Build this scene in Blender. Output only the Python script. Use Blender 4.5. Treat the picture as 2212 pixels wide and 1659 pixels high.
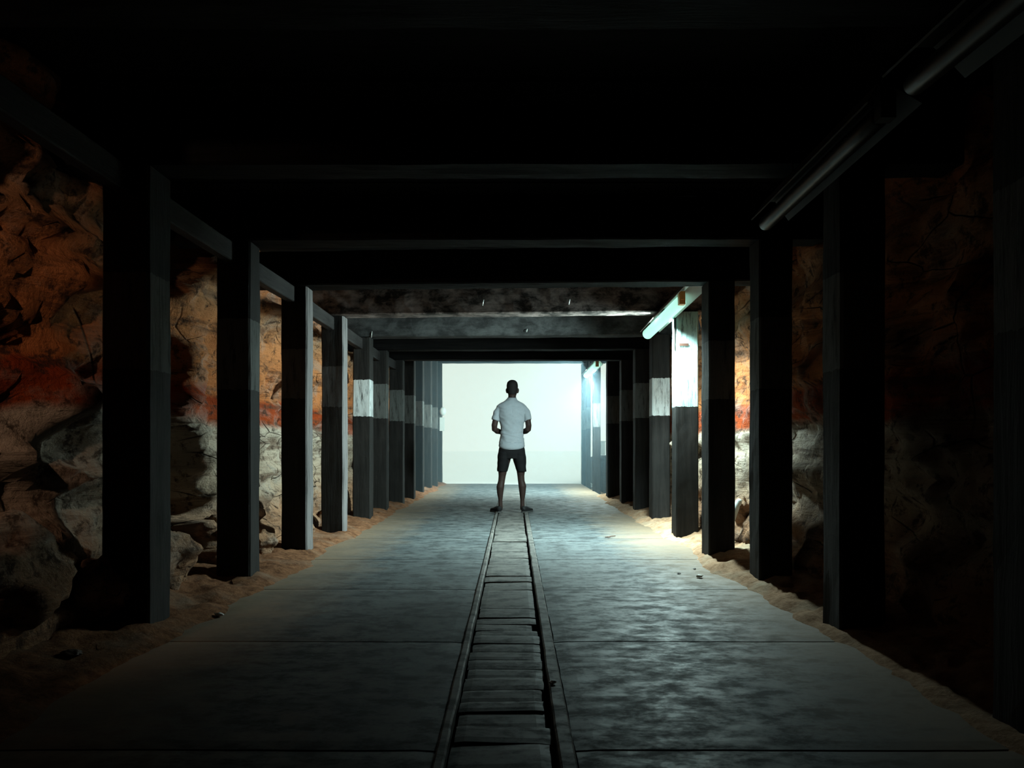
import bpy, bmesh, math, random
from mathutils import Vector, Matrix, noise
S = bpy.context.scene
for o in list(bpy.data.objects): bpy.data.objects.remove(o)
C = S.collection
PI = math.pi
random.seed(7)

# ------------------------------------------------------------------ camera
CAM_H = 0.92
cam = bpy.data.cameras.new('camera'); camo = bpy.data.objects.new('camera', cam); C.objects.link(camo)
camo.location = (0, 0, CAM_H); camo.rotation_euler = (PI/2, 0, 0)
cam.sensor_width = 36; cam.lens = 26.85; cam.shift_x = -0.0014; cam.shift_y = 0.0599
cam.clip_start = 0.05; cam.clip_end = 300
S.camera = camo
# ------------------------------------------------------------------ view + sky
S.view_settings.view_transform = 'Standard'; S.view_settings.look = 'None'
S.view_settings.exposure = 0; S.view_settings.gamma = 1
try: S.view_settings.use_curve_mapping = False
except Exception: pass
SKY = (0.74, 0.93, 0.86); SKY_STRENGTH = 1.08
w = bpy.data.worlds.new('overcast'); S.world = w; w.use_nodes = True
bg = w.node_tree.nodes['Background']; bg.inputs[0].default_value = (*SKY, 1); bg.inputs[1].default_value = SKY_STRENGTH
S.cycles.max_bounces = 8; S.cycles.diffuse_bounces = 4; S.cycles.glossy_bounces = 3
S.cycles.volume_bounces = 1; S.cycles.use_denoising = True
S.cycles.sample_clamp_indirect = 4
LAMP_COL = (0.74, 1.0, 0.97)
LAMP_POWER = 215.0      # near lit tube
FAR_POWER = 190.0       # second lit tube beyond the person
DULL_POWER = 34.0       # added unseen warm lamp for the far-left rock

# ------------------------------------------------------------------ helpers
def obj(name, bm, mat, parent=None, smooth=False):
    bmesh.ops.recalc_face_normals(bm, faces=bm.faces)
    me = bpy.data.meshes.new(name); bm.to_mesh(me); bm.free()
    if smooth:
        for p in me.polygons: p.use_smooth = True
    if mat: me.materials.append(mat)
    o = bpy.data.objects.new(name, me); C.objects.link(o)
    if parent: o.parent = parent
    return o
def thing(name, label, cat, loc=(0,0,0), rotz=0, group=None):
    o = bpy.data.objects.new(name, None); C.objects.link(o); o.empty_display_size = .1
    o.location = loc; o.rotation_euler = (0, 0, rotz)
    return tag(o, label, cat, group)
def tag(o, label, cat, group=None, kind=None):
    o['label'] = label; o['category'] = cat
    if group: o['group'] = group
    if kind: o['kind'] = kind
    return o
def struct(name, bm, mat, smooth=False, label=None):
    o = obj(name, bm, mat, smooth=smooth); o['kind'] = 'structure'
    if label: o['label'] = label
    return o
def box(bm, lo, hi, M=None):
    vs = [Vector((x, y, z)) for x in (lo[0], hi[0]) for y in (lo[1], hi[1]) for z in (lo[2], hi[2])]
    if M: vs = [M @ v for v in vs]
    v = [bm.verts.new(p) for p in vs]
    for f in ((0,1,3,2),(4,6,7,5),(0,4,5,1),(2,3,7,6),(0,2,6,4),(1,5,7,3)): bm.faces.new([v[i] for i in f])
    return v
def tube(bm, pts, n=16, caps=True, ref=Vector((0,1,0))):
    """closed loft; pts = [(Vector, ra, rb)]; ra along the side axis, rb along the other axis"""
    rings = []
    P = [Vector(p[0]) for p in pts]
    for i, p in enumerate(pts):
        a = P[max(0, i-1)]; b = P[min(len(P)-1, i+1)]
        t = (b - a).normalized()
        r = ref - t*ref.dot(t)
        if r.length < 1e-3: r = Vector((1,0,0)) - t*t.x
        r.normalize(); s = t.cross(r)
        ra, rb = p[1], (p[2] if len(p) > 2 else p[1])
        rings.append([bm.verts.new(P[i] + s*(ra*math.cos(2*PI*k/n)) + r*(rb*math.sin(2*PI*k/n))) for k in range(n)])
    for A, B in zip(rings, rings[1:]):
        for k in range(n): bm.faces.new((A[k], A[(k+1) % n], B[(k+1) % n], B[k]))
    if caps: bm.faces.new(rings[0][::-1]); bm.faces.new(rings[-1])
    return rings
def ball(bm, c, r, sub=3):
    M = Matrix.Translation(c) @ Matrix.Diagonal((r[0], r[1], r[2], 1))
    bmesh.ops.create_icosphere(bm, subdivisions=sub, radius=1, matrix=M)
def fuse(o, voxel, smooth=4, fn=None):
    """one continuous surface out of overlapping closed lofts"""
    m = o.modifiers.new('r', 'REMESH'); m.mode = 'VOXEL'; m.voxel_size = voxel; m.use_smooth_shade = True
    if smooth:
        k = o.modifiers.new('s', 'SMOOTH'); k.factor = .5; k.iterations = smooth
    dg = bpy.context.evaluated_depsgraph_get(); dg.update()
    me = bpy.data.meshes.new_from_object(o.evaluated_get(dg))
    mats = list(o.data.materials)
    o.modifiers.clear(); o.data = me
    me.materials.clear()
    for q in mats: me.materials.append(q)
    for p in me.polygons: p.use_smooth = True
    if fn:
        for v in me.vertices: v.co = fn(v.co.copy(), v.normal.copy())
    return o
def ss(a, b, x):
    t = max(0, min(1, (x-a)/(b-a))); return t*t*(3-2*t)
def lerp_tab(tab, x):
    if x <= tab[0][0]: return tab[0][1]
    for (a, va), (b, vb) in zip(tab, tab[1:]):
        if x <= b: return va + (vb-va)*(x-a)/(b-a)
    return tab[-1][1]

# ------------------------------------------------------------------ materials
class NT:
    def __init__(s, name):
        s.m = bpy.data.materials.new(name); s.m.use_nodes = True; s.t = s.m.node_tree
        s.b = s.t.nodes['Principled BSDF']
    def n(s, k, **kw):
        x = s.t.nodes.new(k)
        for a, v in kw.items():
            if a in x.inputs.keys(): x.inputs[a].default_value = v
            else: setattr(x, a, v)
        return x
    def l(s, a, b): s.t.links.new(a, b)
    def noise(s, vec, scale, detail=5, rough=.6, dist=0):
        x = s.n('ShaderNodeTexNoise'); x.inputs['Scale'].default_value = scale; x.inputs['Detail'].default_value = detail
        x.inputs['Roughness'].default_value = rough; x.inputs['Distortion'].default_value = dist
        if vec: s.l(vec, x.inputs['Vector'])
        return x.outputs['Fac']
    def mapv(s, src, scale=(1,1,1), loc=(0,0,0)):
        x = s.n('ShaderNodeMapping'); x.inputs['Scale'].default_value = scale; x.inputs['Location'].default_value = loc
        s.l(src, x.inputs['Vector']); return x.outputs[0]
    def ramp(s, fac, stops, interp='LINEAR'):
        x = s.n('ShaderNodeValToRGB'); r = x.color_ramp; r.interpolation = interp
        while len(r.elements) < len(stops): r.elements.new(.5)
        for e, (p, c) in zip(r.elements, stops):
            e.position = p; e.color = (*c, 1) if not isinstance(c, (int, float)) else (c, c, c, 1)
        s.l(fac, x.inputs[0]); return x.outputs[0]
    def mix(s, fac, a, b, mode='MIX'):
        x = s.n('ShaderNodeMix'); x.data_type = 'RGBA'; x.blend_type = mode
        for sock, v in ((x.inputs[0], fac), (x.inputs[6], a), (x.inputs[7], b)):
            if isinstance(v, (int, float)): sock.default_value = v
            elif isinstance(v, tuple): sock.default_value = (*v, 1)
            else: s.l(v, sock)
        return x.outputs[2]
    def math(s, op, a, b=None, clamp=False):
        x = s.n('ShaderNodeMath'); x.operation = op; x.use_clamp = clamp
        for i, v in enumerate((a, b)):
            if v is None: continue
            if isinstance(v, (int, float)): x.inputs[i].default_value = v
            else: s.l(v, x.inputs[i])
        return x.outputs[0]
    def bump(s, h, strength=.5, dist=.02):
        x = s.n('ShaderNodeBump'); x.inputs['Strength'].default_value = strength; x.inputs['Distance'].default_value = dist
        s.l(h, x.inputs['Height']); s.l(x.outputs[0], s.b.inputs['Normal'])
    def out(s, col=None, rough=None, spec=None):
        if col is not None:
            if isinstance(col, tuple): s.b.inputs['Base Color'].default_value = (*col, 1)
            else: s.l(col, s.b.inputs['Base Color'])
        if rough is not None:
            if isinstance(rough, (int, float)): s.b.inputs['Roughness'].default_value = rough
            else: s.l(rough, s.b.inputs['Roughness'])
        if spec is not None: s.b.inputs['Specular IOR Level'].default_value = spec
        return s.m
def flat(name, col, rough=.7, spec=.3, metal=0):
    t = NT(name); t.b.inputs['Metallic'].default_value = metal; return t.out(col, rough, spec)

def wood(name, dark=(.007,.0065,.006), light=(.030,.027,.025), axis='z', band=None, pale=(.10,.105,.10), spec=.15, stain=None, lit_side=None):
    t = NT(name); tc = t.n('ShaderNodeTexCoord').outputs['Object']
    sc = {'z': (14, 14, 1.1), 'x': (1.1, 14, 14), 'y': (14, 1.1, 14)}[axis]
    g = t.noise(t.mapv(tc, sc), 1.6, 8, .7, .4)
    p = t.noise(tc, 2.3, 5, .6)
    col = t.mix(t.math('MULTIPLY', t.ramp(g, [(.35, 0.), (.72, 1.)]), t.ramp(p, [(.3, .2), (.7, 1.)])), dark, light)
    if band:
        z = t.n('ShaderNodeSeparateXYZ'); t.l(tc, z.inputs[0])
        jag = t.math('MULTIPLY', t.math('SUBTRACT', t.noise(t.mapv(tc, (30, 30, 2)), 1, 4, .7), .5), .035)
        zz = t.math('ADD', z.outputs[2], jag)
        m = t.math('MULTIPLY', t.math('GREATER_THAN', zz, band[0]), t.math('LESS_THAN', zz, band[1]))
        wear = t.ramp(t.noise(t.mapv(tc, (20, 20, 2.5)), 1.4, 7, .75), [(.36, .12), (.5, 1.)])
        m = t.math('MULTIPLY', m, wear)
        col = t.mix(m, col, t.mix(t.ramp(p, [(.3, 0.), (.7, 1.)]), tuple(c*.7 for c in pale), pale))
    if lit_side:      # lamp light painted as pale streaks on the aisle side only
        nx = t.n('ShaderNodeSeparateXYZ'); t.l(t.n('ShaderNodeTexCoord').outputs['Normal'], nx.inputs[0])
        lit_mask = t.math('MULTIPLY', t.math('GREATER_THAN', nx.outputs[0], .5), t.ramp(t.noise(t.mapv(tc, (22, 22, 1.6)), 1.3, 8, .75), [(.33, .15), (.52, 1.)]))
        col = t.mix(lit_mask, col, lit_side)
    if stain:
        q = t.noise(t.mapv(tc, (1, 1, 1.6)), 5, 10, .7, .3)
        col = t.mix(t.ramp(q, [(.42, 0.), (.70, 1.)]), col, stain)
    t.bump(g, .5, .012)
    return t.out(col, .72, spec)

def rock(name, pale=1.0):
    t = NT(name); geo = t.n('ShaderNodeNewGeometry').outputs['Position']
    z = t.n('ShaderNodeSeparateXYZ'); t.l(geo, z.inputs[0])
    wv = t.math('MULTIPLY', t.math('SUBTRACT', t.noise(geo, .9, 4, .55), .5), .40)
    zz = t.math('DIVIDE', t.math('ADD', z.outputs[2], wv), 2.6)
    k = lambda c: tuple(v*pale for v in c)
    base = t.ramp(zz, [(0, k((.30,.16,.085))), (.13, k((.34,.19,.11))), (.22, k((.42,.32,.23))), (.405, k((.50,.42,.33))),
                       (.425, k((.34,.060,.014))), (.495, k((.30,.045,.010))), (.515, k((.52,.18,.06))), (.70, k((.56,.22,.085))),
                       (.80, k((.42,.22,.11))), (.90, k((.42,.14,.05)))])
    st = t.noise(t.mapv(geo, (.8, .8, 7)), 1.5, 7, .65, .6)
    n1 = t.noise(geo, 2.6, 9, .68, .5)
    n2 = t.noise(geo, 11, 8, .7)
    base = t.mix(t.ramp(n1, [(.50, 0.), (.64, .5)]), base, k((.34,.31,.27)))
    base = t.mix(t.ramp(st, [(.36, .75), (.50, 0.)]), base, k((.10,.05,.03)))
    base = t.mix(t.ramp(n2, [(.38, .85), (.48, 0.)]), base, k((.05,.03,.02)))
    v = t.n('ShaderNodeTexVoronoi'); v.feature = 'DISTANCE_TO_EDGE'; v.inputs['Scale'].default_value = 2.4
    wm = t.mix(.3, geo, t.n('ShaderNodeTexNoise', Scale=3.0).outputs['Color'])
    t.l(t.mapv(wm, (.8, .8, 1.5)), v.inputs['Vector'])
    crack = t.math('MULTIPLY', t.ramp(v.outputs['Distance'], [(.0, 1.), (.010, 0.)]), t.ramp(t.noise(geo, 1.7, 3, .5), [(.48, 0.), (.58, 1.)]))
    base = t.mix(t.math('MULTIPLY', crack, .85), base, (.02, .012, .008))
    h = t.math('ADD', t.math('ADD', t.math('MULTIPLY', n1, .8), t.math('MULTIPLY', n2, .35)), t.math('MULTIPLY', st, .5))
    h = t.math('SUBTRACT', h, t.math('MULTIPLY', crack, .3))
    t.bump(h, 1.0, .10)
    return t.out(base, .9, .12)

def concrete(name, c0, c1, c2=None):
    t = NT(name); geo = t.n('ShaderNodeNewGeometry').outputs['Position']
    n1 = t.noise(t.mapv(geo, (1.3, 1.8, 1)), 1.5, 9, .68, .3)
    n2 = t.noise(geo, 26, 8, .7)
    n3 = t.noise(t.mapv(geo, (1.7, 2.6, 1)), 3.6, 12, .74, .1)
    col = t.mix(t.ramp(n1, [(.35, 0.), (.65, 1.)]), c0, c1)
    col = t.mix(t.ramp(n3, [(.42, .85), (.52, 0.)]), col, tuple(v*.25 for v in c0))
    col = t.mix(t.ramp(n2, [(.35, .45), (.5, 0.)]), col, tuple(v*.35 for v in c0))
    if c2:   # sand dragged over the slab edges
        x = t.n('ShaderNodeSeparateXYZ'); t.l(geo, x.inputs[0])
        a = t.math('ABSOLUTE', t.math('ADD', x.outputs[0], .08))
        a = t.math('ADD', a, t.math('MULTIPLY', t.math('SUBTRACT', n1, .5), .9))
        col = t.mix(t.ramp(a, [(.55, 0.), (1.0, 1.)]), col, t.mix(t.ramp(n3, [(.36, 0.), (.5, 1.)]), tuple(v*.6 for v in c2), c2)) if False else t.mix(t.math('MULTIPLY', t.math('SUBTRACT', a, .9), 1.6, True), col, c2)
    t.bump(t.math('ADD', t.math('MULTIPLY', n2, .8), t.math('MULTIPLY', n3, .15)), .10, .004)
    r = t.ramp(n3, [(.40, .80), (.60, .50)])
    return t.out(col, r, .30)

M = {}
M['post'] = wood('painted_band_timber', band=(1.29, 1.76))
M['post_mid'] = wood('lamplit_side_timber', band=(1.31, 1.72), pale=(.06,.06,.06), lit_side=(.15,.14,.14))  # aisle face carries painted lamp light, other faces stay dark
M['post_pale'] = wood('limed_glare_timber', dark=(.005,.005,.0045), light=(.026,.024,.022), band=(1.30, 2.4), pale=(.36,.52,.50))  # limed band, its pale tone carried to the top as painted lamp glare
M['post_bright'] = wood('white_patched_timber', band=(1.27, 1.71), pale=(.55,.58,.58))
M['beam_dark'] = wood('black_beam_timber', axis='x', dark=(.003,.003,.003), light=(.011,.010,.010), spec=.05)
M['beam'] = wood('lamplit_beam_timber', axis='x', dark=(.014,.012,.011), light=(.05,.045,.04), stain=(.36,.30,.28))  # lit copy of the black beam timber, lamp light raised in its tone
M['beam_scratched'] = wood('scratched_beam_timber', axis='x', dark=(.010,.010,.010), light=(.03,.031,.031), stain=(.06,.062,.062))
M['stringer'] = wood('stringer_timber', axis='y', dark=(.010,.009,.009), light=(.055,.05,.048))
M['lagging'] = wood('lagging_boards', axis='x', dark=(.004,.004,.004), light=(.012,.011,.010), spec=.05)
M['rock'] = rock('banded_sandstone'); M['rock_r'] = rock('banded_sandstone_right', .95)
M['floor'] = concrete('worn_concrete', (.050,.060,.064), (.094,.108,.110), (.17,.125,.085))
M['plank'] = concrete('channel_cover', (.075,.073,.068), (.115,.11,.10))
M['out_ground'] = flat('pale_gravel', (.86,.88,.86), .9, .1)
def sand(nm, lo, hi, hi2):
    t = NT(nm); g = t.n('ShaderNodeNewGeometry').outputs['Position']
    n = t.noise(g, 14, 9, .75); n1 = t.noise(g, 3, 5, .6)
    col = t.mix(t.ramp(n, [(.35, 0.), (.6, 1.)]), lo, hi)
    col = t.mix(t.ramp(n1, [(.5, 0.), (.7, .7)]), col, hi2)
    t.bump(n, .9, .02); return t.out(col, .95, .05)
M['sand'] = sand('orange_sand', (.07,.030,.015), (.24,.115,.06), (.20,.14,.10)); M['sand_r'] = sand('lamplit_sand', (.20,.11,.06), (.42,.27,.17), (.36,.30,.22))  # right-hand sand is a paler copy, lamp light put into its colour
M['metal'] = flat('galvanised_steel', (.42,.42,.40), .42, .5, .6)
M['dull_metal'] = flat('dusty_enamel', (.030,.028,.025), .6, .25)
M['holder'] = flat('orange_plastic', (.75,.36,.10), .45)
M['pit'] = flat('channel_bed', (.008,.008,.008), .9, .05)
M['black'] = flat('rusted_iron', (.05,.02,.012), .8)
M['hook'] = flat('bare_steel', (.45,.47,.45), .4, .5, .5)
def emis(name, col, s):
    t = NT(name); t.b.inputs['Base Color'].default_value = (*col, 1)
    t.b.inputs['Emission Color'].default_value = (*col, 1); t.b.inputs['Emission Strength'].default_value = s
    t.b.inputs['Roughness'].default_value = .3; return t.m
M['tube_on'] = emis('lit_tube', (.40,.80,.66), 1.15)
M['tube_off'] = flat('unlit_tube', (.020,.022,.021), .38, .3)
M['sign'] = flat('pale_enamel_board', (.60,.66,.64), .5)
M['dark_board'] = wood('low_boarding', axis='y', dark=(.012,.012,.013), light=(.04,.042,.045))  # dark boarding for the low wall and the screen

# ------------------------------------------------------------------ timbers
def timber(sx, sy, sz, seed, axis=2, cham=.012, rough=.006, seg=.09):
    """worn squared timber centred in section, running 0..L on its long axis; axis 0=x 1=y 2=z"""
    L = (sx, sy, sz)[axis]; A, B = [(sx, sy, sz)[i] for i in range(3) if i != axis]
    n = max(2, int(L/seg)); bm = bmesh.new(); rings = []
    prof = []
    a, b = A/2, B/2
    for (u, v, du, dv) in ((a, b, -1, -1), (-a, b, 1, -1), (-a, -b, 1, 1), (a, -b, -1, 1)):
        c1 = (u + du*cham, v); c2 = (u, v + dv*cham)
        prof.append((c2, c1) if (u*v > 0) else (c1, c2))
    pts = []
    for i, (p, q) in enumerate(prof):
        pts += [p, q]
        nx = prof[(i+1) % 4][0]
        for f in (.33, .67): pts.append((q[0]+(nx[0]-q[0])*f, q[1]+(nx[1]-q[1])*f))
    for i in range(n+1):
        t = L*i/n; ring = []
        for k, (u, v) in enumerate(pts):
            q = Vector((u*7+seed*3.1, v*7, t*2.2+seed))
            d = noise.noise(q)*rough + noise.noise(q*4)*rough*.5
            s = 1 + d/max(.05, math.hypot(u, v))
            uu, vv = u*s, v*s
            co = [0, 0, 0]; o2 = [j for j in range(3) if j != axis]; co[axis] = t; co[o2[0]] = uu; co[o2[1]] = vv
            ring.append(bm.verts.new(co))
        rings.append(ring)
    m = len(pts)
    for R, Q in zip(rings, rings[1:]):
        for k in range(m): bm.faces.new((R[k], R[(k+1) % m], Q[(k+1) % m], Q[k]))
    bm.faces.new(rings[0][::-1]); bm.faces.new(rings[-1])
    return bm

# (inner-face x, front-face depth, width, depth-thickness)
LP = [(-1.77, 2.32, .23, .22), (-1.766, 3.70, .23, .24), (-1.745, 5.06, .225, .20), (-1.717, 6.35, .216, .20), (-1.723, 7.74, .225, .20),
      (-1.723, 9.20, .215, .20), (-1.735, 10.47, .21, .20), (-1.68, 11.60, .21, .20), (-1.67, 12.85, .21, .20),
      (-1.715, 14.5, .21, .20), (-1.70, 15.8, .21, .20), (-1.69, 16.9, .21, .20), (-1.70, 18.1, .21, .20)]
RP = [(1.60, 2.32, .22, .24), (1.58, 3.69, .22, .22), (1.61, 5.0, .22, .22), (1.569, 6.13, .212, .25), (1.595, 7.48, .22, .22),
      (1.632, 8.97, .21, .22), (1.645, 10.3, .21, .22), (1.64, 11.6, .21, .22), (1.60, 13.0, .22, .22),
      (1.60, 15.3, .15, .2), (1.62, 16.9, .09, .2), (1.64, 18.3, .17, .2)]
BZ = [2.30, 2.285, 2.275, 2.245, 2.235, 2.225, 2.225, 2.22, 2.88, 2.88, 2.88, 2.88, 2.88]
where_l = ['left timber post nearest the camera, outside the picture edge', 'broad black timber post at the far left, nearest in view',
 'second visible left post, black front with a pale painted patch on its side', 'left timber post just before the orange and white rock opening',
 'left timber post with a pale grey lit inner face before a narrow rock sliver', 'left post with a short bright white painted patch at chest height',
 'left timber post one bay beyond the bright painted patch', 'left timber post two bays beyond the bright painted patch',
 'slim dark left post level with the end of the low roof', 'dark bluish left post at the orange sand patch',
 'hazy left post behind the orange sand patch', 'hazy blue left post second from the tunnel mouth', 'last hazy left post at the bright tunnel mouth']
where_r = ['black right post at the right picture edge', 'black right post in deep shade nearest the camera but one', 'black right post standing before the post beside the lamp',
 'right post with black front and grey lit inner edge beside the lit lamp', 'glaring half white right post straight beneath the lit lamp',
 'grey right post with a pale upper patch behind the glaring post', 'unlit right post behind the grey patched post', 'unlit right post in the blackest stretch before the haze',
 'right post at the edge of the bright haze', 'bluish right post silhouetted against the haze, widest of them',
 'very thin right post in the bright haze', 'farthest right post fading into the white haze']
for side, P, W in (('left', LP, where_l), ('right', RP, where_r)):
    for i, (x, d, wd, th) in enumerate(P):
        h = BZ[min(i, len(BZ)-1)] - .004
        if side == 'right' and i >= 8: h = 2.876
        cx = x + (wd/2 if side == 'right' else -wd/2)
        bm = timber(wd, th, h + .06, i*3 + (50 if side == 'right' else 0))
        for v in bm.verts: v.co.z -= .06
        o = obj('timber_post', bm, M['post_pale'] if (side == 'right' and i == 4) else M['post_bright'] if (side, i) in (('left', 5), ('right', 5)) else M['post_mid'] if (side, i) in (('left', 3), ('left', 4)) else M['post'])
        o.location = (cx, d + th/2, 0)
        tag(o, W[i], 'post', side + ' row of timber posts')

# roof beams, one per post pair
beam_lab = ['thick roof beam overhead nearest the camera', 'black roof beam between the two nearest visible posts', 'black roof beam over the second pair of posts',
 'roof beam in front of the lit beam with a thin bright lower edge', 'roof beam lit by the lamp, rough brown face with pale lower edge',
 'dark grey scratched roof beam behind the lit one', 'dark roof beam above the standing person', 'black roof beam just over the bright opening',
 'high roof beam at the step up of the roof', 'high roof beam second after the step', 'high roof beam third after the step', 'high roof beam last but one before daylight', 'high roof beam at the tunnel mouth']
for i in range(len(BZ)):
    l = LP[i]; r = RP[i] if i < len(RP) else (1.66, 18.1, .2, .2)
    if i >= 9: r = (1.64, l[1], .2, .2)
    a = Vector((l[0]-.55, l[1]+l[3]/2, 0)); b = Vector((r[0]+.60, r[1]+.11, 0))
    if i >= 8: b.x = 2.2
    L = (b-a).length
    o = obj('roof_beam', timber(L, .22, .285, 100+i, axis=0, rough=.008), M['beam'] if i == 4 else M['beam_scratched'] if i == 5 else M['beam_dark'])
    o.location = (a.x, a.y, BZ[i] + .1425); o.rotation_euler = (0, 0, math.atan2(b.y-a.y, b.x-a.x))
    tag(o, beam_lab[i], 'beam', 'roof beams')
# stringers between post heads
names = ['before the nearest visible post', 'between the first two visible posts', 'over the bay with the orange and white rock', 'its face lit grey by the rock sliver',
         'behind the lit grey one', 'two bays behind the lit grey one', 'above the person\'s bay', 'where the low roof ends']
for side, P in (('left', LP),):
    for i in range(0, 7):
        y0 = P[i][1] + P[i][3] + .004; y1 = P[i+1][1] - .004
        x0, x1 = P[i][0], P[i+1][0]; s = -1 if side == 'left' else 1
        z = (BZ[i] + BZ[i+1])/2 - .085
        L = math.hypot(y1-y0, x1-x0)
        o = obj('head_rail', timber(.07, L, .13, 200+i+(30 if s > 0 else 0), axis=1, cham=.006, rough=.003), M['stringer'])
        o.location = (x0 + s*.13, y0, z); o.rotation_euler = (0, 0, -math.atan2(x1-x0, y1-y0))
        tag(o, '%s wooden head rail, %s' % (side, names[i]), 'rail', side + ' head rails')

# ------------------------------------------------------------------ ceiling, end walls
def boards(x0, x1, y0, y1, z, wv=.24, seed=0):
    bm = bmesh.new(); y = y0; r = random.Random(seed)
    while y < y1 - .01:
        e = min(y1, y + wv*r.uniform(.8, 1.2)); dz = r.uniform(0, .02)
        box(bm, (x0, y+.004, z+dz), (x1, e, z+dz+.05)); y = e
    box(bm, (x0, y0, z+.075), (x1, y1, z+.10))
    return bm
struct('ceiling', boards(-3.4, 3.2, -3.2, 12.60, 2.575, seed=3), M['lagging'], label='black board lagging above the low roof beams')
struct('ceiling', boards(-3.4, 2.3, 12.64, 18.45, 3.17, seed=4), M['lagging'], label='black boards of the higher roof near the tunnel mouth')
bm = bmesh.new(); box(bm, (-3.4, 12.60, 2.56), (3.2, 12.64, 3.27)); struct('wall_step', bm, M['lagging'])
bm = bmesh.new(); box(bm, (-3.4, -3.2, -.1), (3.2, -3.1, 2.66)); struct('wall_back', bm, M['lagging'])

# rock walls as relief over (depth, height)
EDGE = [(0, 5.4), (.33, 5.25), (.40, 5.2), (.45, 5.6), (.6, 5.39), (.85, 5.35), (1.02, 5.27), (1.11, 5.12), (1.24, 5.16), (1.44, 5.31), (1.67, 5.31), (1.75, 5.01), (1.89, 5.12), (2.14, 5.43), (2.34, 5.55), (2.6, 5.6)]
def rockoff(y, z, seed):
    q = Vector((seed, y*.9, z*1.1))
    d = noise.noise(q)*.28 + noise.noise(q*2.3 + Vector((4, 0, 0)))*.15
    r = 1 - abs(noise.noise(q*3.7 + Vector((9, 0, 0))))*2
    d += r*.09 + noise.noise(q*6)*.06 + noise.noise(q*12)*.035 + noise.noise(q*22)*.016
    st = noise.noise(Vector((seed, y*.25, z*6 + noise.noise(q)*1.2)))
    d += st*.07 + (.05 if st > .12 else 0)
    return d
def left_x(y, z):
    e = lerp_tab(EDGE, z) + noise.noise(Vector((3, z*9, 0)))*.03
    rec = ss(4.2, 4.5, y)*(1 - ss(e-.05, e+.03, y))
    x = -2.30 - .42*rec + rockoff(y, z, 1.7)*.85*(1-.4*rec)
    x += .30*(1 - ss(0, .55, z))                         # talus foot
    if y > 12: x -= 0
    return min(x, -2.035)
def right_x(y, z):
    x = 2.12 - rockoff(y, z, 8.3)*.6 - .16*(1 - ss(0, .5, z))
    x += .10*ss(1.2, 2.2, z)
    return max(x, 1.87)
def relief(fn, y0, y1, ztop, step, tail):
    ny = int((y1-y0)/step); nz = int((ztop+.2)/step); bm = bmesh.new(); g = []
    for i in range(ny+1):
        y = y0 + (y1-y0)*i/ny
        g.append([bm.verts.new((fn(y, -.2 + (ztop+.2)*j/nz), y, -.2 + (ztop+.2)*j/nz)) for j in range(nz+1)])
    # the rock turns the corner at the mouth
    for k in range(1, 26):
        g.append([bm.verts.new((g[ny][j].co.x + tail*k*.2 , y1 + .10*noise.noise(Vector((k*.5, j*step*2, 5))) + .02*k, g[ny][j].co.z)) for j in range(nz+1)])
    for A, B in zip(g, g[1:]):
        for j in range(nz): bm.faces.new((A[j], B[j], B[j+1], A[j+1]))
    return bm
struct('wall_left', relief(left_x, -3.1, 18.4, 3.3, .045, -1), M['rock'], True, 'rough banded orange, red and pale sandstone wall behind the left posts')
struct('wall_right', relief(right_x, -3.1, 13.35, 3.3, .05, 1), M['rock_r'], True, 'rough banded sandstone wall behind the right posts')

# ------------------------------------------------------------------ floor
JOINTS = [-3.1, -1.6, -.3, 1.0, 2.31, 3.59, 4.89, 6.18, 7.57, 8.9, 10.2, 11.5, 12.9, 14.2, 15.6, 17.0, 18.4]
def chl(y): return -(.196 + .0016*y)          # channel edges
def chr_(y): return .130 + .0016*y
def slab(bm, xa, xb, xa2, xb2, y0, y1, z=0):
    """one cast slab with softened, slightly chipped edges; (xa,xb) at y0, (xa2,xb2) at y1"""
    nx = max(3, int((xb-xa)/.06)); ny = max(4, int((y1-y0)/.06)); g = []; gp = .007
    for i in range(ny+1):
        t = i/ny; row = []
        for j in range(nx+1):
            u = j/nx; a = xa+(xa2-xa)*t; b = xb+(xb2-xb)*t
            x = a + (b-a)*u; y = y0+gp + (y1-y0-2*gp)*t
            zz = z + noise.noise(Vector((x*1.3, y*1.3, 0)))*.004
            if i in (0, ny):
                y += noise.noise(Vector((x*9, y, 3)))*.004; zz -= .003
            if j in (0, nx) : x += noise.noise(Vector((y*8, x, 7)))*.006; zz -= .003
            row.append(bm.verts.new((x, y, zz)))
        g.append(row)
    for A, B in zip(g, g[1:]):
        for j in range(nx): bm.faces.new((A[j], A[j+1], B[j+1], B[j]))
    rim = [g[0][j] for j in range(nx+1)] + [g[i][nx] for i in range(1, ny+1)] + [g[ny][j] for j in range(nx-1, -1, -1)] + [g[i][0] for i in range(ny-1, 0, -1)]
    low = [bm.verts.new((v.co.x, v.co.y, -.09)) for v in rim]
    for k in range(len(rim)): bm.faces.new((rim[k], low[k], low[(k+1) % len(rim)], rim[(k+1) % len(rim)]))
bm = bmesh.new()
for a, b in zip(JOINTS, JOINTS[1:]):
    slab(bm, -1.75, chl(a)-.035, -1.75, chl(b)-.035, a, b)
    slab(bm, chr_(a)+.055, 1.62, chr_(b)+.055, 1.62, a, b)
box(bm, (-3.4, -3.1, -.16), (3.2, 18.4, -.09))
struct('floor', bm, M['floor'], label='worn grey concrete slabs with straight joints')
bm = bmesh.new()
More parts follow.
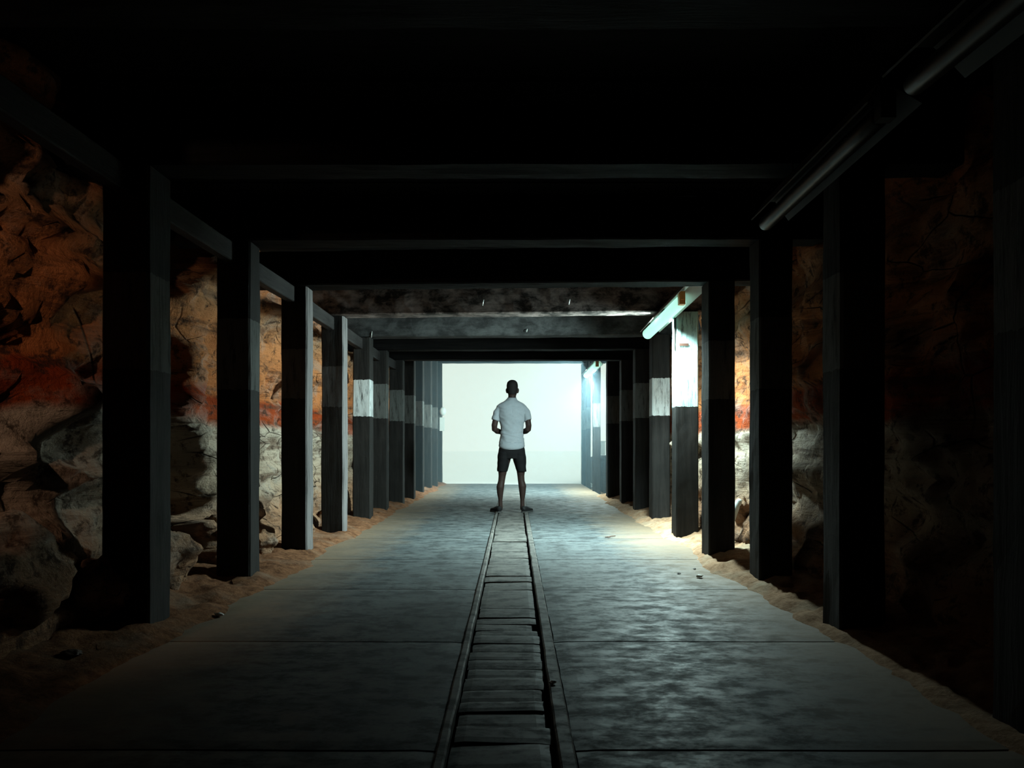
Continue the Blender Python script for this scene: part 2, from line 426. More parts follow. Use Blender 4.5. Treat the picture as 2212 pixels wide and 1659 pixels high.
for f, g_, sgn in ((chl, -.032, -1), (chr_, .05, 1)):
    n = 260; rows = []
    for i in range(n+1):
        y = -3 + 21.3*i/n; e = f(y) + noise.noise(Vector((y*3, sgn, 0)))*.006 + noise.noise(Vector((y*14, sgn, 0)))*.003
        h = .012 + noise.noise(Vector((y*2.2, sgn*3, 1)))*.004
        o_ = f(y) + g_
        rows.append([bm.verts.new(p) for p in ((e, y, -.09), (e, y, h-.006), (e+sgn*.006, y, h), (o_-sgn*.006, y, h), (o_, y, h-.006), (o_, y, -.09))])
    for A, B in zip(rows, rows[1:]):
        for k in range(5): bm.faces.new((A[k], B[k], B[k+1], A[k+1]))
struct('trim_1', bm, M['plank'], label='low concrete lips along both sides of the covered channel')
bm = bmesh.new(); box(bm, (-.26, -3.1, -.089), (.20, 18.3, -.075)); struct('trim_2', bm, M['pit'], label='dark bed of the channel under the cover planks')
bm = bmesh.new(); box(bm, (-40, 18.42, -.16), (40, 120, -.01)); struct('ground', bm, M['out_ground'], label='pale open ground outside the tunnel mouth')
bm = bmesh.new(); box(bm, (2.6, 13.9, -.16), (40, 18.41, -.012)); struct('ground', bm, M['out_ground'], label='pale open ground beside the end of the tunnel')

# channel cover planks
cuts = [1.62, 1.78, 1.93, 2.06, 2.183, 2.393, 2.532, 2.672, 2.778, 2.914, 3.068, 3.192, 3.331, 3.458, 3.592, 3.740, 3.866, 3.998, 4.143, 4.381, 4.954, 5.222, 5.451, 5.816, 6.017, 6.35, 6.716, 7.05, 7.4, 7.9, 8.4, 8.95, 9.5, 10.05, 10.6, 11.15, 11.7, 12.2, 12.8, 13.4, 14.0, 14.6, 15.2, 15.8, 16.4, 17.0, 17.6, 18.2]
gapw = {4.143: .030, 4.381: .026, 4.954: .018, 5.222: .018, 5.451: .05, 5.816: .02}
shortr = {2.183: .012, 2.532: .018, 3.866: .028, 2.672: .018, 2.778: .012}
rr = random.Random(5)
def size_word(L): return 'narrow' if L < .15 else ('medium' if L < .3 else 'broad')
for k, (a, b) in enumerate(zip(cuts, cuts[1:])):
    g0 = gapw.get(a, .008)
    y0 = a + g0/2; y1 = b - gapw.get(b, .008)/2
    ym = (y0+y1)/2
    xl = chl(ym) + .006 + rr.uniform(0, .010); xr = chr_(ym) - .008 - rr.uniform(0, .01) - shortr.get(a, 0)
    dz = rr.uniform(-.005, .004); tilt = rr.uniform(-.006, .006)
    bm = bmesh.new(); nx, ny = 10, 4; top = []; L = y1-y0; W_ = xr-xl
    for j in range(ny+1):
        row = []
        for i in range(nx+1):
            x = xl + W_*i/nx; y = y0 + L*j/ny
            z = dz + tilt*(i/nx-.5) + noise.noise(Vector((x*3, y*6, k)))*.003
            if j in (0, ny): z -= .004; y += noise.noise(Vector((x*12, k, j)))*.004
            if i in (0, nx): z -= .003; x += noise.noise(Vector((y*20, k, i)))*.005
            row.append(bm.verts.new((x-xl-W_/2, y-ym, z)))
        top.append(row)
    for A, B in zip(top, top[1:]):
        for i in range(nx): bm.faces.new((A[i], A[i+1], B[i+1], B[i]))
    rim = top[0][:] + [top[j][nx] for j in range(1, ny+1)] + top[ny][-2::-1] + [top[j][0] for j in range(ny-1, 0, -1)]
    low = [bm.verts.new((v.co.x, v.co.y, -.045)) for v in rim]
    for q in range(len(rim)): bm.faces.new((rim[q], low[q], low[(q+1) % len(rim)], rim[(q+1) % len(rim)]))
    bm.faces.new(low)
    o = obj('channel_plank', bm, M['plank']); o.location = ((xl+xr)/2, ym, -.010)
    dist = b
    if b <= 2.2: lab = 'cover plank of the floor channel just outside the bottom edge, %s' % ['farthest out','next farthest out','third out','touching the bottom edge'][k]
    elif b <= 18.2 and a < 10.0:
        lab = '%s grey cover plank of the floor channel, %s row up from the bottom edge' % (size_word(L), ['first','second','third','fourth','fifth','sixth','seventh','eighth','ninth','tenth','eleventh','twelfth','thirteenth','fourteenth','fifteenth','sixteenth','seventeenth','eighteenth','nineteenth','twentieth','twenty-first','twenty-second','twenty-third','twenty-fourth','twenty-fifth','twenty-sixth','twenty-seventh','twenty-eighth','twenty-ninth'][k-4])
    elif b < 12.3: lab = 'cover plank of the floor channel %s' % ['right under the standing person', 'just behind the standing person', 'two behind the standing person', 'three behind the standing person', 'in front of the person\'s shoes'][max(0, k-33) % 5]
    else: lab = 'hazy pale cover plank of the floor channel far beyond the standing person'
    tag(o, lab, 'plank', 'channel cover planks')

# ------------------------------------------------------------------ sand along the feet of the posts
def sandbank(x_in, x_out, seed, y1, h):
    bm = bmesh.new(); nx = 22; ny = int((y1+3)/.05); g = []
    for i in range(ny+1):
        y = -3 + (y1+3)*i/ny; row = []
        wob = noise.noise(Vector((y*.8, seed, 0)))*.12 + noise.noise(Vector((y*3, seed, 0)))*.06 + noise.noise(Vector((y*9, seed, 0)))*.03
        for j in range(nx+1):
            t = j/nx; x = x_in + (x_out-x_in)*t
            x += wob*(1-t)
            q = Vector((x*4, y*4, seed))
            z = -.02 + (.03 + h*t**1.3)*ss(0, .22, t) + (noise.noise(q)*.04 + noise.noise(q*2.7)*.025 + noise.noise(q*6)*.012)*ss(.05, .3, t)
            row.append(bm.verts.new((x, y, z)))
        g.append(row)
    for A, B in zip(g, g[1:]):
        for j in range(nx): bm.faces.new((A[j], A[j+1], B[j+1], B[j]))
    return bm
o = obj('sand_bank', sandbank(-1.50, -2.45, 2, 18.3, .16), M['sand'], smooth=True); tag(o, 'orange brown sand drifted along the foot of the left rock wall', 'sand', kind='stuff')
o = obj('sand_bank', sandbank(1.42, 2.20, 6, 13.9, .16), M['sand_r'], smooth=True); tag(o, 'pale sand drifted along the foot of the right rock wall under the lamp', 'sand', kind='stuff')

# fallen rocks
def boulder(seed, r, flatz=.7):
    bm = bmesh.new(); bmesh.ops.create_icosphere(bm, subdivisions=4, radius=1)
    rn = random.Random(seed); cuts_ = [Vector((rn.uniform(-1,1), rn.uniform(-1,1), rn.uniform(-.6,1))).normalized() for _ in range(9)]
    for v in bm.verts:
        p = v.co.copy()
        for c in cuts_:
            d = p.dot(c)
            if d > .72: p -= c*(d-.72)*.9
        p += v.co*(noise.noise(p*2+Vector((seed, 0, 0)))*.26 + noise.noise(p*5+Vector((seed,0,0)))*.10 + noise.noise(p*11+Vector((seed,0,0)))*.035)
        v.co = Vector((p.x*r[0], p.y*r[1], p.z*r[2]))
    return bm
ROCKS = [(-2.22, 3.25, .36, (.30,.34,.26), 'large pale grey boulder low at the far left, left of the nearest post'),
 (-2.02, 3.72, .22, (.17,.20,.17), 'smaller grey rock tucked at the left of the nearest black post'),
 (-2.30, 2.75, .22, (.28,.28,.24), 'dim brown boulder at the left picture edge'),
 (-2.12, 4.62, .22, (.20,.26,.21), 'rounded brown boulder between the first two visible left posts'),
 (-2.15, 5.50, .24, (.16,.17,.19), 'reddish rock leaning behind the second visible left post'),
 (-2.00, 6.05, .14, (.13,.16,.10), 'low tan rock at the foot of the left rock opening'),
 (-2.02, 7.20, .15, (.15,.20,.12), 'tan rock in the bay of the thin rock sliver'),
 (-2.05, 8.45, .14, (.14,.18,.12), 'small dark rock behind the post with the white patch'),
 (1.93, 6.95, .16, (.13,.16,.14), 'pale rock in the narrow gap right of the black post beside the lamp'),
 (2.02, 6.75, .36, (.10,.12,.12), 'upper pale rock in the narrow gap right of the lamp post'),
 (1.92, 8.30, .18, (.12,.18,.14), 'pale rock wedged between the glaring post and the grey post behind'),
 (1.95, 8.55, .95, (.17,.22,.15), 'white rock ledge jutting between the glaring post and the post behind')]
for i, (x, y, z, r, lab) in enumerate(ROCKS):
    o = obj('boulder', boulder(i*5+3, r), M['rock'] if x < 0 else M['rock_r'], smooth=True); o.location = (x, y, z)
    tag(o, lab, 'rock', 'fallen rocks')
# leaning pale branch in the right gap
bm = bmesh.new(); tube(bm, [(Vector((0,0,0)), .025), (Vector((.03,.02,.14)), .028), (Vector((.08,.03,.27)), .026), (Vector((.105,.04,.33)), .03), (Vector((.115,.045,.35)), .015)], 10)
o = obj('driftwood_stick', bm, M['sign'], smooth=True); o.location = (1.86, 6.62, .10)
tag(o, 'short pale stick leaning on rocks in the gap right of the lamp post', 'stick')
# small stones, twig
PEB = [(1.29, 5.30, .020, (.7,.72,.68), 'small white pebble on the sunny right slab edge'), (-1.83+.25, 4.10, .018, (.4,.4,.38), 'small grey stone near the nearest left post'),
       (.148, 2.91, .012, (.8,.8,.78), 'tiny white pebble in the right channel edge'), (1.18, 5.45, .010, (.08,.07,.06), 'tiny dark stone left of the white pebble'),
       (1.34, 5.65, .009, (.08,.07,.06), 'tiny dark stone above the white pebble'), (-1.90+.05, 3.2, .03, (.06,.04,.03), 'dark stone on the brown sand at lower left')]
for i, (x, y, r, c, lab) in enumerate(PEB):
    o = obj('pebble', boulder(70+i, (r*1.4, r*1.2, r*.55)), flat('pebble_stone_%s' % 'abcdef'[i], c, .7), smooth=True); o.location = (x, y, r*.6 + .002 + (.03 if i == 5 else 0) + (.010 if i == 2 else 0)); tag(o, lab, 'stone', 'loose stones')
bm = bmesh.new(); tube(bm, [(Vector((-.05,0,.006)), .004), (Vector((-.01,.004,.008)), .006), (Vector((.02,.05,.010)), .004), (Vector((.06,.06,.012)), .004)], 8)
tube(bm, [(Vector((-.01,.004,.008)), .004), (Vector((-.02,-.03,.006)), .002)], 6)
o = obj('twig', bm, M['black'], smooth=True); o.location = (.96, 7.58, .002); tag(o, 'small dark twig lying on the lit right slab', 'twig')

# ------------------------------------------------------------------ lamps
def trough(L, half=.10, drop=.055):
    """inverted V sheet-steel casing running along +y, notched at the near end"""
    bm = bmesh.new(); prof = [(-half, -drop), (-half*.45, .02), (-.03, .045), (.03, .045), (half*.45, .02), (half, -drop)]
    inner = [(x*.97, z-.006) for x, z in prof]
    def ring(y, nt=0): return [bm.verts.new((x, y + nt*(1-abs(x)/half), z)) for x, z in prof + inner[::-1]]
    R = [ring(0, .10), ring(.12), ring(L*.5), ring(L)]
    n = len(prof)*2
    for A, B in zip(R, R[1:]):
        for k in range(n): bm.faces.new((A[k], A[(k+1) % n], B[(k+1) % n], B[k]))
    bm.faces.new(R[0]); bm.faces.new(R[-1][::-1])
    return bm
def strip_lamp(near, far, label, tube_r, lit, power, tubelen=None, casing=M['metal'], half=.10):
    a, b = Vector(near), Vector(far); L = (b-a).length
    root = thing('strip_lamp', label, 'lamp', a, 0)
    d = (b-a).normalized(); root.rotation_euler = d.to_track_quat('Y', 'Z').to_euler()
    obj('casing', trough(L*.93, half), casing, root)
    t0 = .10 if tubelen is None else L - tubelen - .02
    bm = bmesh.new(); n = 6
    pts = [(Vector((0, t0, -.055)), tube_r*.6), (Vector((0, t0+.02, -.055)), tube_r)]
    pts += [(Vector((0, t0+.02+(L-t0-.06)*k/n, -.055)), tube_r) for k in range(1, n+1)] + [(Vector((0, L-.02, -.055)), tube_r*.85), (Vector((0, L, -.055)), tube_r*.45)]
    obj('tube', (tube(bm, pts, 20, ref=Vector((0,0,1))), bm)[1], M['tube_on'] if lit else M['tube_off'], root, True)
    bm = bmesh.new(); box(bm, (-.028, t0-.05, -.09), (.028, t0, .03)); box(bm, (-.018, t0-.07, -.05), (.018, t0-.05, .02))
    obj('lamp_holder', bm, M['holder'] if lit else M['dull_metal'], root)
    for yy in (.25*L, .7*L):
        bm = bmesh.new(); tube(bm, [(Vector((0, yy, .045)), .006), (Vector((0, yy, .16)), .006)], 8, ref=Vector((1,0,0)))
        obj('hanger', bm, casing, root)
    if lit:
        for s in (-1, 1):
            li = bpy.data.lights.new('tube_light', 'AREA'); li.shape = 'RECTANGLE'; li.size = tube_r*1.6; li.size_y = (L-t0)*.8
            li.energy = power*(1.45 if s < 0 else .16); li.color = LAMP_COL
            lo = bpy.data.objects.new('tube_light', li); C.objects.link(lo); lo.parent = root
            lo.location = (s*(tube_r+.012)*.85, (t0+L)/2, -.055-(tube_r+.012)*.5)
            lo.rotation_mode = 'QUATERNION'      # sideways, downwards and a little away from the near end
            lo.rotation_quaternion = Vector((s*.80, .36 if s < 0 else .45, -.50)).to_track_quat('-Z', 'Y'); li.spread = math.radians(132)
        li = bpy.data.lights.new('reflector_light', 'AREA'); li.shape = 'RECTANGLE'; li.size = tube_r*1.8; li.size_y = (L-t0)*.8
        li.energy = power*.8; li.color = LAMP_COL; li.spread = math.radians(134)
        lo = bpy.data.objects.new('reflector_light', li); C.objects.link(lo); lo.parent = root; lo.location = (0, (t0+L)/2, -.055-tube_r-.014)
    return root
strip_lamp((1.57, 6.22, 2.345), (1.43, 8.20, 2.16), 'glowing cyan strip lamp in a steel casing at the top of the right posts', .055, True, LAMP_POWER, tubelen=1.25, half=.105)
strip_lamp((1.36, 2.72, 2.20), (1.35, 4.12, 2.16), 'unlit strip lamp under the dark ceiling at upper right, its tube edge faintly shining', .038, False, 0, casing=M['dull_metal'])
strip_lamp((1.36, 1.30, 2.16), (1.36, 2.62, 2.20), 'broad unlit lamp casing running out of the upper right corner', .038, False, 0, casing=M['dull_metal'], half=.14)
strip_lamp((1.50, 13.6, 2.42), (1.48, 15.6, 2.40), 'distant white strip lamp glowing at the upper right of the bright opening', .055, True, FAR_POWER)

root = thing('added_warm_lamp', 'added unseen warm lamp outside the left picture edge', 'lamp', (-1.93, 1.15, 2.25))  # lamp added out of view to warm the far-left rock
bm = bmesh.new(); tube(bm, [(Vector((0,0,.12)), .05), (Vector((0,0,.06)), .06), (Vector((0,0,.045)), .06)], 16); tube(bm, [(Vector((0,0,.12)), .012), (Vector((0,0,.33)), .012)], 8); obj('base', bm, M['dull_metal'], root)
bm = bmesh.new(); ball(bm, (0, 0, .035), (.032, .032, .030), 2); obj('bulb', bm, emis('warm_bulb', (1, .55, .3), 2), root, True)
li = bpy.data.lights.new('bulb_light', 'SPOT'); li.energy = DULL_POWER*1.6; li.spot_size = math.radians(80); li.spot_blend = 1; li.color = (1, .66, .46); li.shadow_soft_size = .03
lo = bpy.data.objects.new('bulb_light', li); C.objects.link(lo); lo.parent = root; lo.location = (0, 0, -.05); lo.rotation_mode = 'QUATERNION'; lo.rotation_quaternion = Vector((-.10, 1, -.30)).to_track_quat('-Z', 'Y')

# iron strap on the glaring post, hooks on beams
bm = bmesh.new(); box(bm, (-.045, -.006, -.012), (.045, .004, .012)); o = obj('iron_strap', bm, M['black']); o.location = (1.668, 7.472, 1.905); tag(o, 'rusty iron strap on the glaring white part of the post under the lamp', 'strap')
bm = bmesh.new(); box(bm, (-.02, -.012, -.24), (.02, 0, .24)); o = obj('cover_board', bm, M['post_pale']); o.location = (1.577, 7.50, 2.0-.0); o.rotation_euler = (0,0,PI/2); tag(o, 'short pale board nailed to the upper left edge of the glaring post', 'board')
for x, y, z, L, lab in ((-2.0, 5.03, 2.36, .12, 'bent pale hook on the black beam at upper left'), (-1.70, 9.17, 2.30, .09, 'short bright hook beside the left post with the white patch'),
                        (-.30, 7.55, 2.36, .06, 'small pale nail left of centre on the lit beam'), (.55, 7.53, 2.36, .055, 'small pale nail right of centre on the lit beam'), (.16, 9.05, 2.30, .04, 'small pale nail on the grey beam behind the lit one')):
    bm = bmesh.new(); tube(bm, [(Vector((.005,.03,0)), .004), (Vector((.004,0,-.003)), .006), (Vector((0,-.012,-L*.4)), .006), (Vector((-.004,-.008,-L)), .005)], 8)
    o = obj('hook', bm, M['hook'], smooth=True); o.location = (x, y, z); tag(o, lab, 'hook')

# ------------------------------------------------------------------ right side of the mouth: low wall, boards, boxes
bm = bmesh.new(); ny = 70; g = []
for i in range(ny+1):
    y = 13.9 + 5.6*i/ny; hgt = .74 - .02*(y-13.9) + noise.noise(Vector((y*2, 3, 0)))*.05
    prof = [(1.92, -.1), (1.90, hgt*.5), (1.93, hgt-.03), (1.97, hgt), (2.30, hgt), (2.38, -.1)]
    g.append([bm.verts.new((x + noise.noise(Vector((x*3, y*3, z*3)))*.03, y, z)) for x, z in prof])
for A, B in zip(g, g[1:]):
    for k in range(5): bm.faces.new((A[k], B[k], B[k+1], A[k+1]))
bm.faces.new(g[0]); bm.faces.new(g[-1][::-1])
struct('wall_low', bm, M['dark_board'], label='low dark wall at the right of the bright tunnel mouth')
bm = bmesh.new()
for k in range(6): box(bm, (1.835, 13.52+.24*k, 0), (1.862, 13.52+.24*k+.232, 1.54))
o = obj('board_screen', bm, M['dark_board']); tag(o, 'dark upright board screen behind the far right posts', 'screen')
for x, y, sz, lab in ((2.04, 16.2, (.10,.26,.20), 'nearer of the two pale boxes standing on the low right wall'), (2.04, 17.6, (.11,.36,.30), 'farther taller pale box standing on the low right wall')):
    root = thing('pale_box', lab, 'box', (x, y, .74-.02*(y-13.9)+.035), 0, 'pale boxes on the low wall')
    bm = bmesh.new(); box(bm, (-sz[0]/2, -sz[1]/2, 0), (sz[0]/2, sz[1]/2, sz[2])); bmesh.ops.bevel(bm, geom=bm.edges[:], offset=.01, segments=2, affect='EDGES'); obj('body', bm, M['sign'], root)
    bm = bmesh.new(); box(bm, (-sz[0]/2-.01, -sz[1]/2-.01, sz[2]-.002), (sz[0]/2+.01, sz[1]/2+.01, sz[2]+.02)); obj('lid', bm, M['sign'], root)
# left side far: round lamp glass and notice plate on post
root = thing('wall_lamp', 'round pale lamp glass on the last left post at the tunnel mouth', 'lamp', (-1.66, 17.95, 1.72))
bm = bmesh.new(); ball(bm, (0, 0, 0), (.075, .06, .10)); obj('glass', bm, M['sign'], root, True)
bm = bmesh.new(); box(bm, (-.05, .05, -.05), (.03, .15, .05)); obj('bracket', bm, M['black'], root)
bm = bmesh.new(); box(bm, (-.06, -.01, -.16), (.06, .01, .16)); bmesh.ops.bevel(bm, geom=bm.edges[:], offset=.004, segments=2, affect='EDGES')
o = obj('notice_plate', bm, M['sign']); o.location = (-1.69, 18.075, 1.42); tag(o, 'small upright pale plate below the round lamp glass on the last left post', 'plate')

# ------------------------------------------------------------------ person
skin = flat('skin', (.036, .021, .018), .6, .2); hairm = flat('short_black_hair', (.012,.010,.010), .8, .2)
def cloth(name, col, sc=60, b=.3):
    t = NT(name); tc = t.n('ShaderNodeTexCoord').outputs['Object']
    n = t.noise(tc, sc*4, 4, .6); n1 = t.noise(tc, 9, 6, .6, .5)
    c = t.mix(t.ramp(n, [(.35, 0.), (.65, 1.)]), tuple(v*.8 for v in col), col)
    t.bump(t.math('ADD', n1, t.math('MULTIPLY', n, .2)), b, .02); return t.out(c, .85, .15)
shirtm = cloth('pale_blue_grey_linen', (.35,.39,.43)); shortm = cloth('black_cotton', (.010,.010,.011)); shoem = flat('black_canvas', (.010,.010,.011), .7); solem = flat('dark_rubber', (.05,.05,.05), .8)
P = thing('person', 'person seen from behind, feet apart, in pale short-sleeved shirt and black shorts', 'person', (-.02+.02, 10.46, 0))
V = Vector
bm = bmesh.new()
# torso core and neck
tube(bm, [(V((-.02,.0,.80)), .13, .09), (V((-.022,.0,.92)), .140, .095), (V((-.022,.0,1.08)), .125, .085), (V((-.022,.0,1.25)), .155, .10), (V((-.022,.0,1.38)), .17, .105), (V((-.022,0,1.46)), .13, .08), (V((-.02,.005,1.52)), .07, .062), (V((-.018,.012,1.58)), .054, .058), (V((-.017,.02,1.64)), .054, .06)], 24)
# head: rounded jaw to crown
hd = [(1.575, .030, .030, .060), (1.595, .047, .055, .045), (1.625, .060, .078, .030), (1.665, .069, .091, .020), (1.71, .074, .097, .012), (1.75, .0735, .095, .010), (1.78, .064, .082, .008), (1.80, .044, .056, .006), (1.81, .018, .022, .004)]
tube(bm, [(V((-.015, yo, z)), a, b) for z, a, b, yo in hd], 24)
tube(bm, [(V((-.015,.108,1.70)), .008), (V((-.015,.122,1.675)), .012), (V((-.015,.128,1.66)), .016), (V((-.015,.108,1.652)), .012)], 10)      # nose
tube(bm, [(V((-.038,.098,1.625)), .005), (V((-.015,.110,1.627)), .009), (V((.008,.098,1.625)), .005)], 8, ref=V((0,0,1)))                      # lips
for s in (-1, 1):
    tube(bm, [(V((-.015+s*.072,.018,1.635)), .008, .012), (V((-.015+s*.080,.014,1.655)), .010, .018), (V((-.015+s*.083,.010,1.68)), .010, .020), (V((-.015+s*.078,.010,1.70)), .008, .014)], 10)   # ears
    tube(bm, [(V((-.015+s*.012,.103,1.708)), .006), (V((-.015+s*.035,.098,1.712)), .007), (V((-.015+s*.052,.083,1.706)), .005)], 8, ref=V((0,0,1)))   # brow
# legs
tube(bm, [(V((-.105,0,.85)), .085, .10), (V((-.125,.0,.72)), .085, .09), (V((-.148,.005,.58)), .062, .07), (V((-.155,.008,.50)), .050, .058), (V((-.163,.0,.43)), .046, .052), (V((-.180,-.012,.35)), .053, .058), (V((-.182,-.008,.27)), .044, .048), (V((-.178,0,.17)), .028, .034), (V((-.177,.003,.10)), .029, .036), (V((-.177,.02,.045)), .032, .05)], 20)
tube(bm, [(V((.060,0,.85)), .085, .10), (V((.080,.0,.72)), .085, .09), (V((.102,.005,.58)), .060, .07), (V((.102,.008,.50)), .048, .058), (V((.108,.0,.43)), .046, .052), (V((.123,-.012,.36)), .053, .058), (V((.124,-.008,.27)), .043, .048), (V((.122,0,.17)), .029, .034), (V((.122,.003,.10)), .029, .036), (V((.124,.02,.045)), .032, .05)], 20)
def foot(s, cx):
    ang = math.radians(26)*s
    d = V((math.sin(ang), math.cos(ang), 0)); h = V((cx, -.035, .045))
    tube(bm, [(h, .026, .03), (h+d*.07+V((0,0,-.002)), .030, .032), (h+d*.15+V((0,0,-.015)), .036, .020), (h+d*.21+V((0,0,-.020)), .030, .014), (h+d*.235+V((0,0,-.022)), .016, .010)], 14, ref=V((0,0,1)))
foot(-1, -.177); foot(1, .124)
# arms with bent elbows, hands meeting in front of the belly
ARM = {-1: [(-.150,0,1.415), (-.208,-.008,1.365), (-.240,-.020,1.28), (-.260,-.030,1.19), (-.258,-.018,1.140), (-.225,.05,1.118), (-.175,.12,1.105), (-.135,.170,1.100)],
        1: [(.105,0,1.415), (.163,-.008,1.365), (.194,-.020,1.28), (.207,-.030,1.19), (.203,-.018,1.140), (.172,.05,1.118), (.125,.12,1.105), (.088,.170,1.100)]}
AR = [.044, .041, .041, .041, .040, .041, .034, .025]
for s, pts in ARM.items():
    tube(bm, [(V(p), r) for p, r in zip(pts, AR)], 18)
    wv = V(pts[-1]); cx = -.022
    # palm
    pd = (V((cx + s*.035, .222, 1.100 + s*.010)) - wv)
    p1 = wv + pd*1.0
    tube(bm, [(wv, .024, .018), (wv+pd*.35, .018, .032), (wv+pd*.8, .016, .040), (p1, .014, .038)], 14, ref=V((0,0,1)))
    dn = pd.normalized()
    for f, (dz, ln) in enumerate(((.030,.068), (.010,.078), (-.010,.072), (-.030,.058))):
        b0 = p1 + V((0, 0, dz)) - dn*.008
        k1 = b0 + dn*ln*.45 + V((0, .006, 0)); k2 = k1 + V((-s*.8, -.45, -.1)).normalized()*ln*.32; k3 = k2 + V((-s*.5, -.85, -.1)).normalized()*ln*.28
        tube(bm, [(b0, .0085), (k1, .0085), (k2, .0075), (k3, .006)], 10, ref=V((0,0,1)))
    tb = wv + pd*.30 + V((0, .0, .028))
    tube(bm, [(tb, .012), (tb + dn*.028 + V((0,.004,.022)), .0105), (tb + dn*.058 + V((0,.0,.030)), .009), (tb+dn*.072+V((0,0,.030)), .006)], 10)
body = obj('body', bm, skin, P); fuse(body, .0058, 3)
body['label'] = 'bare brown neck, forearms and calves'
# hair cap
bm = bmesh.new()
tube(bm, [(V((-.016, yo, z)), a, b) for z, a, b, yo in [(1.615, .050, .046, -.022), (1.64, .060, .058, -.020), (1.66, .066, .066, -.016), (1.675, .0705, .074, -.012), (1.71, .0775, .088, -.004), (1.75, .0775, .096, .004), (1.785, .067, .084, .004), (1.806, .046, .056, .004), (1.817, .016, .02, .004)]], 24)
hair = obj('hair', bm, hairm, P); fuse(hair, .006, 2, lambda c, n: c + n*noise.noise(c*90)*.0015)
for s in (-1, 1):
    bm = bmesh.new(); ball(bm, (-.015+s*.032, .092, 1.692), (.012, .010, .010), 2); obj('eye', bm, M['sign'], P, True)
# shorts
bm = bmesh.new()
tube(bm, [(V((-.022,0,.74)), .170, .108), (V((-.022,0,.80)), .190, .117), (V((-.022,0,.855)), .184, .116), (V((-.022,0,.89)), .172, .115), (V((-.022,0,.955)), .162, .112)], 30)
tube(bm, [(V((-.117,0,.82)), .092, .112), (V((-.128,0,.74)), .092, .106), (V((-.143,.002,.65)), .080, .096), (V((-.153,.003,.575)), .070, .088), (V((-.153,.003,.562)), .071, .089)], 24)
tube(bm, [(V((.073,0,.82)), .092, .112), (V((.084,0,.74)), .092, .106), (V((.098,.002,.65)), .078, .096), (V((.107,.003,.575)), .068, .088), (V((.107,.003,.562)), .069, .089)], 24)
sh = obj('shorts', bm, shortm, P); fuse(sh, .0075, 3, lambda c, n: c + n*(noise.noise(V((c.x*9, c.y*9, c.z*16)))*.006))
sh['label'] = 'black knee-length shorts'
# shirt: torso + short sleeves
def st(z, cx0, cx1, ry, yo=0):
    x0 = cx0*.001223-.564; x1 = cx1*.001223-.564
    return (V(((x0+x1)/2, yo, z)), (x1-x0)/2, ry)
bm = bmesh.new()
R = [st(.925, 304, 581, .122), st(.94, 301, 584, .126), st(.967, 303, 581, .124), st(1.04, 308, 577, .117), st(1.114, 322, 574, .110), st(1.187, 318, 576, .112), st(1.273, 298, 587, .118), st(1.36, 280, 602, .124),
     st(1.42, 280, 602, .118), st(1.455, 270, 612, .106), st(1.487, 302, 580, .090), st(1.52, 357, 525, .072), st(1.552, 390, 494, .060, .004)]
tube(bm, R, 40)
tube(bm, [(V((-.140,0,1.430)), .050), (V((-.192,-.004,1.418)), .052), (V((-.222,-.012,1.37)), .052), (V((-.243,-.020,1.29)), .051), (V((-.252,-.024,1.262)), .052)], 20)
tube(bm, [(V((.095,0,1.430)), .050), (V((.147,-.004,1.418)), .052), (V((.178,-.012,1.37)), .052), (V((.196,-.020,1.29)), .052), (V((.204,-.024,1.262)), .053)], 20)
def wrinkle(c, n):
    f = noise.noise(V((c.x*7, c.y*7, c.z*13)))*.009 + noise.noise(V((c.x*16+c.z*12, c.y*12, c.z*22)))*.006
    f += math.exp(-((c.z-1.075-c.x*.10)/.012)**2)*-.007 + math.exp(-((c.z-1.05+c.x*.25)/.010)**2)*.005
    if n.y < -.3: f += -.004*math.exp(-((c.x+.018)/.006)**2)*ss(1.30, 1.40, c.z)*(1-ss(1.43, 1.445, c.z))     # box pleat under the yoke
    if n.y < -.1: f += -.003*math.exp(-((c.z-1.445)/.005)**2)                                               # yoke seam
    c = c + n*f
    return c
shirt = obj('shirt', bm, shirtm, P); fuse(shirt, .0065, 3, wrinkle)
shirt['label'] = 'pale blue-grey short-sleeved shirt'
bm = bmesh.new()       # curved shirt tail, longer in the middle
n = 48; rows = []
for j, (z, k) in enumerate(((.965, .97), (.930, 1.015), (.872, 1.03), (.0, 1.03))):
    rr_ = []
    for i in range(n):
        a = 2*PI*i/n; x = math.cos(a)*.1735*k; y = math.sin(a)*.1255*k
        zz = z if z else .915 - .055*abs(math.sin(a))**.9
        if j == 2: zz = (.930 + (.915 - .055*abs(math.sin(a))**.9))/2
        rr_.append(bm.verts.new((x-.0235, y, zz)))
    rows.append(rr_)
for A, B in zip(rows, rows[1:]):
    for i in range(n): bm.faces.new((A[i], A[(i+1) % n], B[(i+1) % n], B[i]))
tail = obj('shirt_tail', bm, shirtm, P, True); so = tail.modifiers.new('t', 'SOLIDIFY'); so.thickness = .003
bm = bmesh.new()       # collar
rows = []
for (z, r, ry, yo) in ((1.535, .064, .066, .002), (1.552, .060, .064, .003), (1.572, .056, .061, .006), (1.574, .060, .065, .006), (1.553, .069, .073, .003), (1.538, .078, .080, .0)):
    rows.append([bm.verts.new((-.022+math.cos(2*PI*i/32)*r, yo+math.sin(2*PI*i/32)*ry, z + (.004*math.sin(2*PI*i/32)))) for i in range(32)])
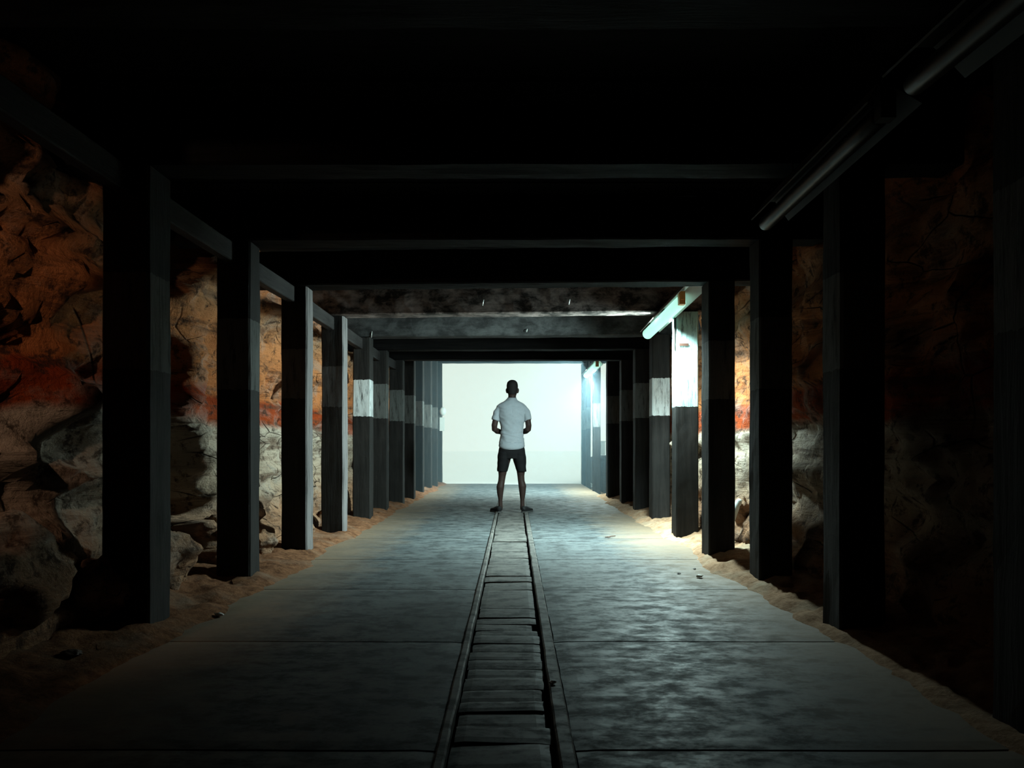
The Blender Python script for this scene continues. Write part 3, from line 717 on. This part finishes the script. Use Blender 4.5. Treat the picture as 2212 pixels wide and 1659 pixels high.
for A, B in zip(rows, rows[1:]):
    for i in range(32): bm.faces.new((A[i], A[(i+1) % 32], B[(i+1) % 32], B[i]))
obj('collar', bm, shirtm, P, True)
for s, cx in ((-1, -.177), (1, .124)):
    ang = math.radians(28)*s; d = V((math.sin(ang), math.cos(ang), 0)); h = V((cx, -.052, .0))
    bm = bmesh.new()
    tube(bm, [(h+V((0,0,.045)), .022, .026), (h+d*.02+V((0,0,.052)), .036, .040), (h+d*.09+V((0,0,.050)), .040, .040), (h+d*.17+V((0,0,.038)), .046, .028), (h+d*.235+V((0,0,.032)), .042, .022), (h+d*.275+V((0,0,.028)), .022, .014)], 18, ref=V((0,0,1)))
    shoe = obj('shoe', bm, shoem, P); fuse(shoe, .006, 2)
    bm = bmesh.new(); pr = []
    side = V((d.y, -d.x, 0))
    outl = [(0, .012), (.01, .030), (.05, .036), (.12, .040), (.18, .047), (.24, .042), (.275, .024), (.284, .0)]
    ring = [h + d*a + side*b_ for a, b_ in outl] + [h + d*a - side*b_ for a, b_ in outl[-2::-1]]
    lo = [bm.verts.new(p + V((0,0,.001))) for p in ring]; hi = [bm.verts.new(p + V((0,0,.020))) for p in ring]
    for i in range(len(ring)): bm.faces.new((lo[i], lo[(i+1) % len(ring)], hi[(i+1) % len(ring)], hi[i]))
    bm.faces.new(hi); bm.faces.new(lo[::-1]); obj('sole', bm, solem, shoe)

# ------------------------------------------------------------------ haze in the daylight at the mouth
t = bpy.data.materials.new('pale_haze'); t.use_nodes = True; nt = t.node_tree
nt.nodes.remove(nt.nodes['Principled BSDF'])
vs = nt.nodes.new('ShaderNodeVolumeScatter'); vs.inputs['Color'].default_value = (.55, .84, 1, 1); vs.inputs['Density'].default_value = .03; vs.inputs['Anisotropy'].default_value = .3
nt.links.new(vs.outputs[0], nt.nodes['Material Output'].inputs['Volume'])
bm = bmesh.new(); box(bm, (-14, 12.8, -.05), (14, 45, 7)); o = obj('haze', bm, t); tag(o, 'pale bright haze filling the tunnel mouth', 'haze', kind='stuff')
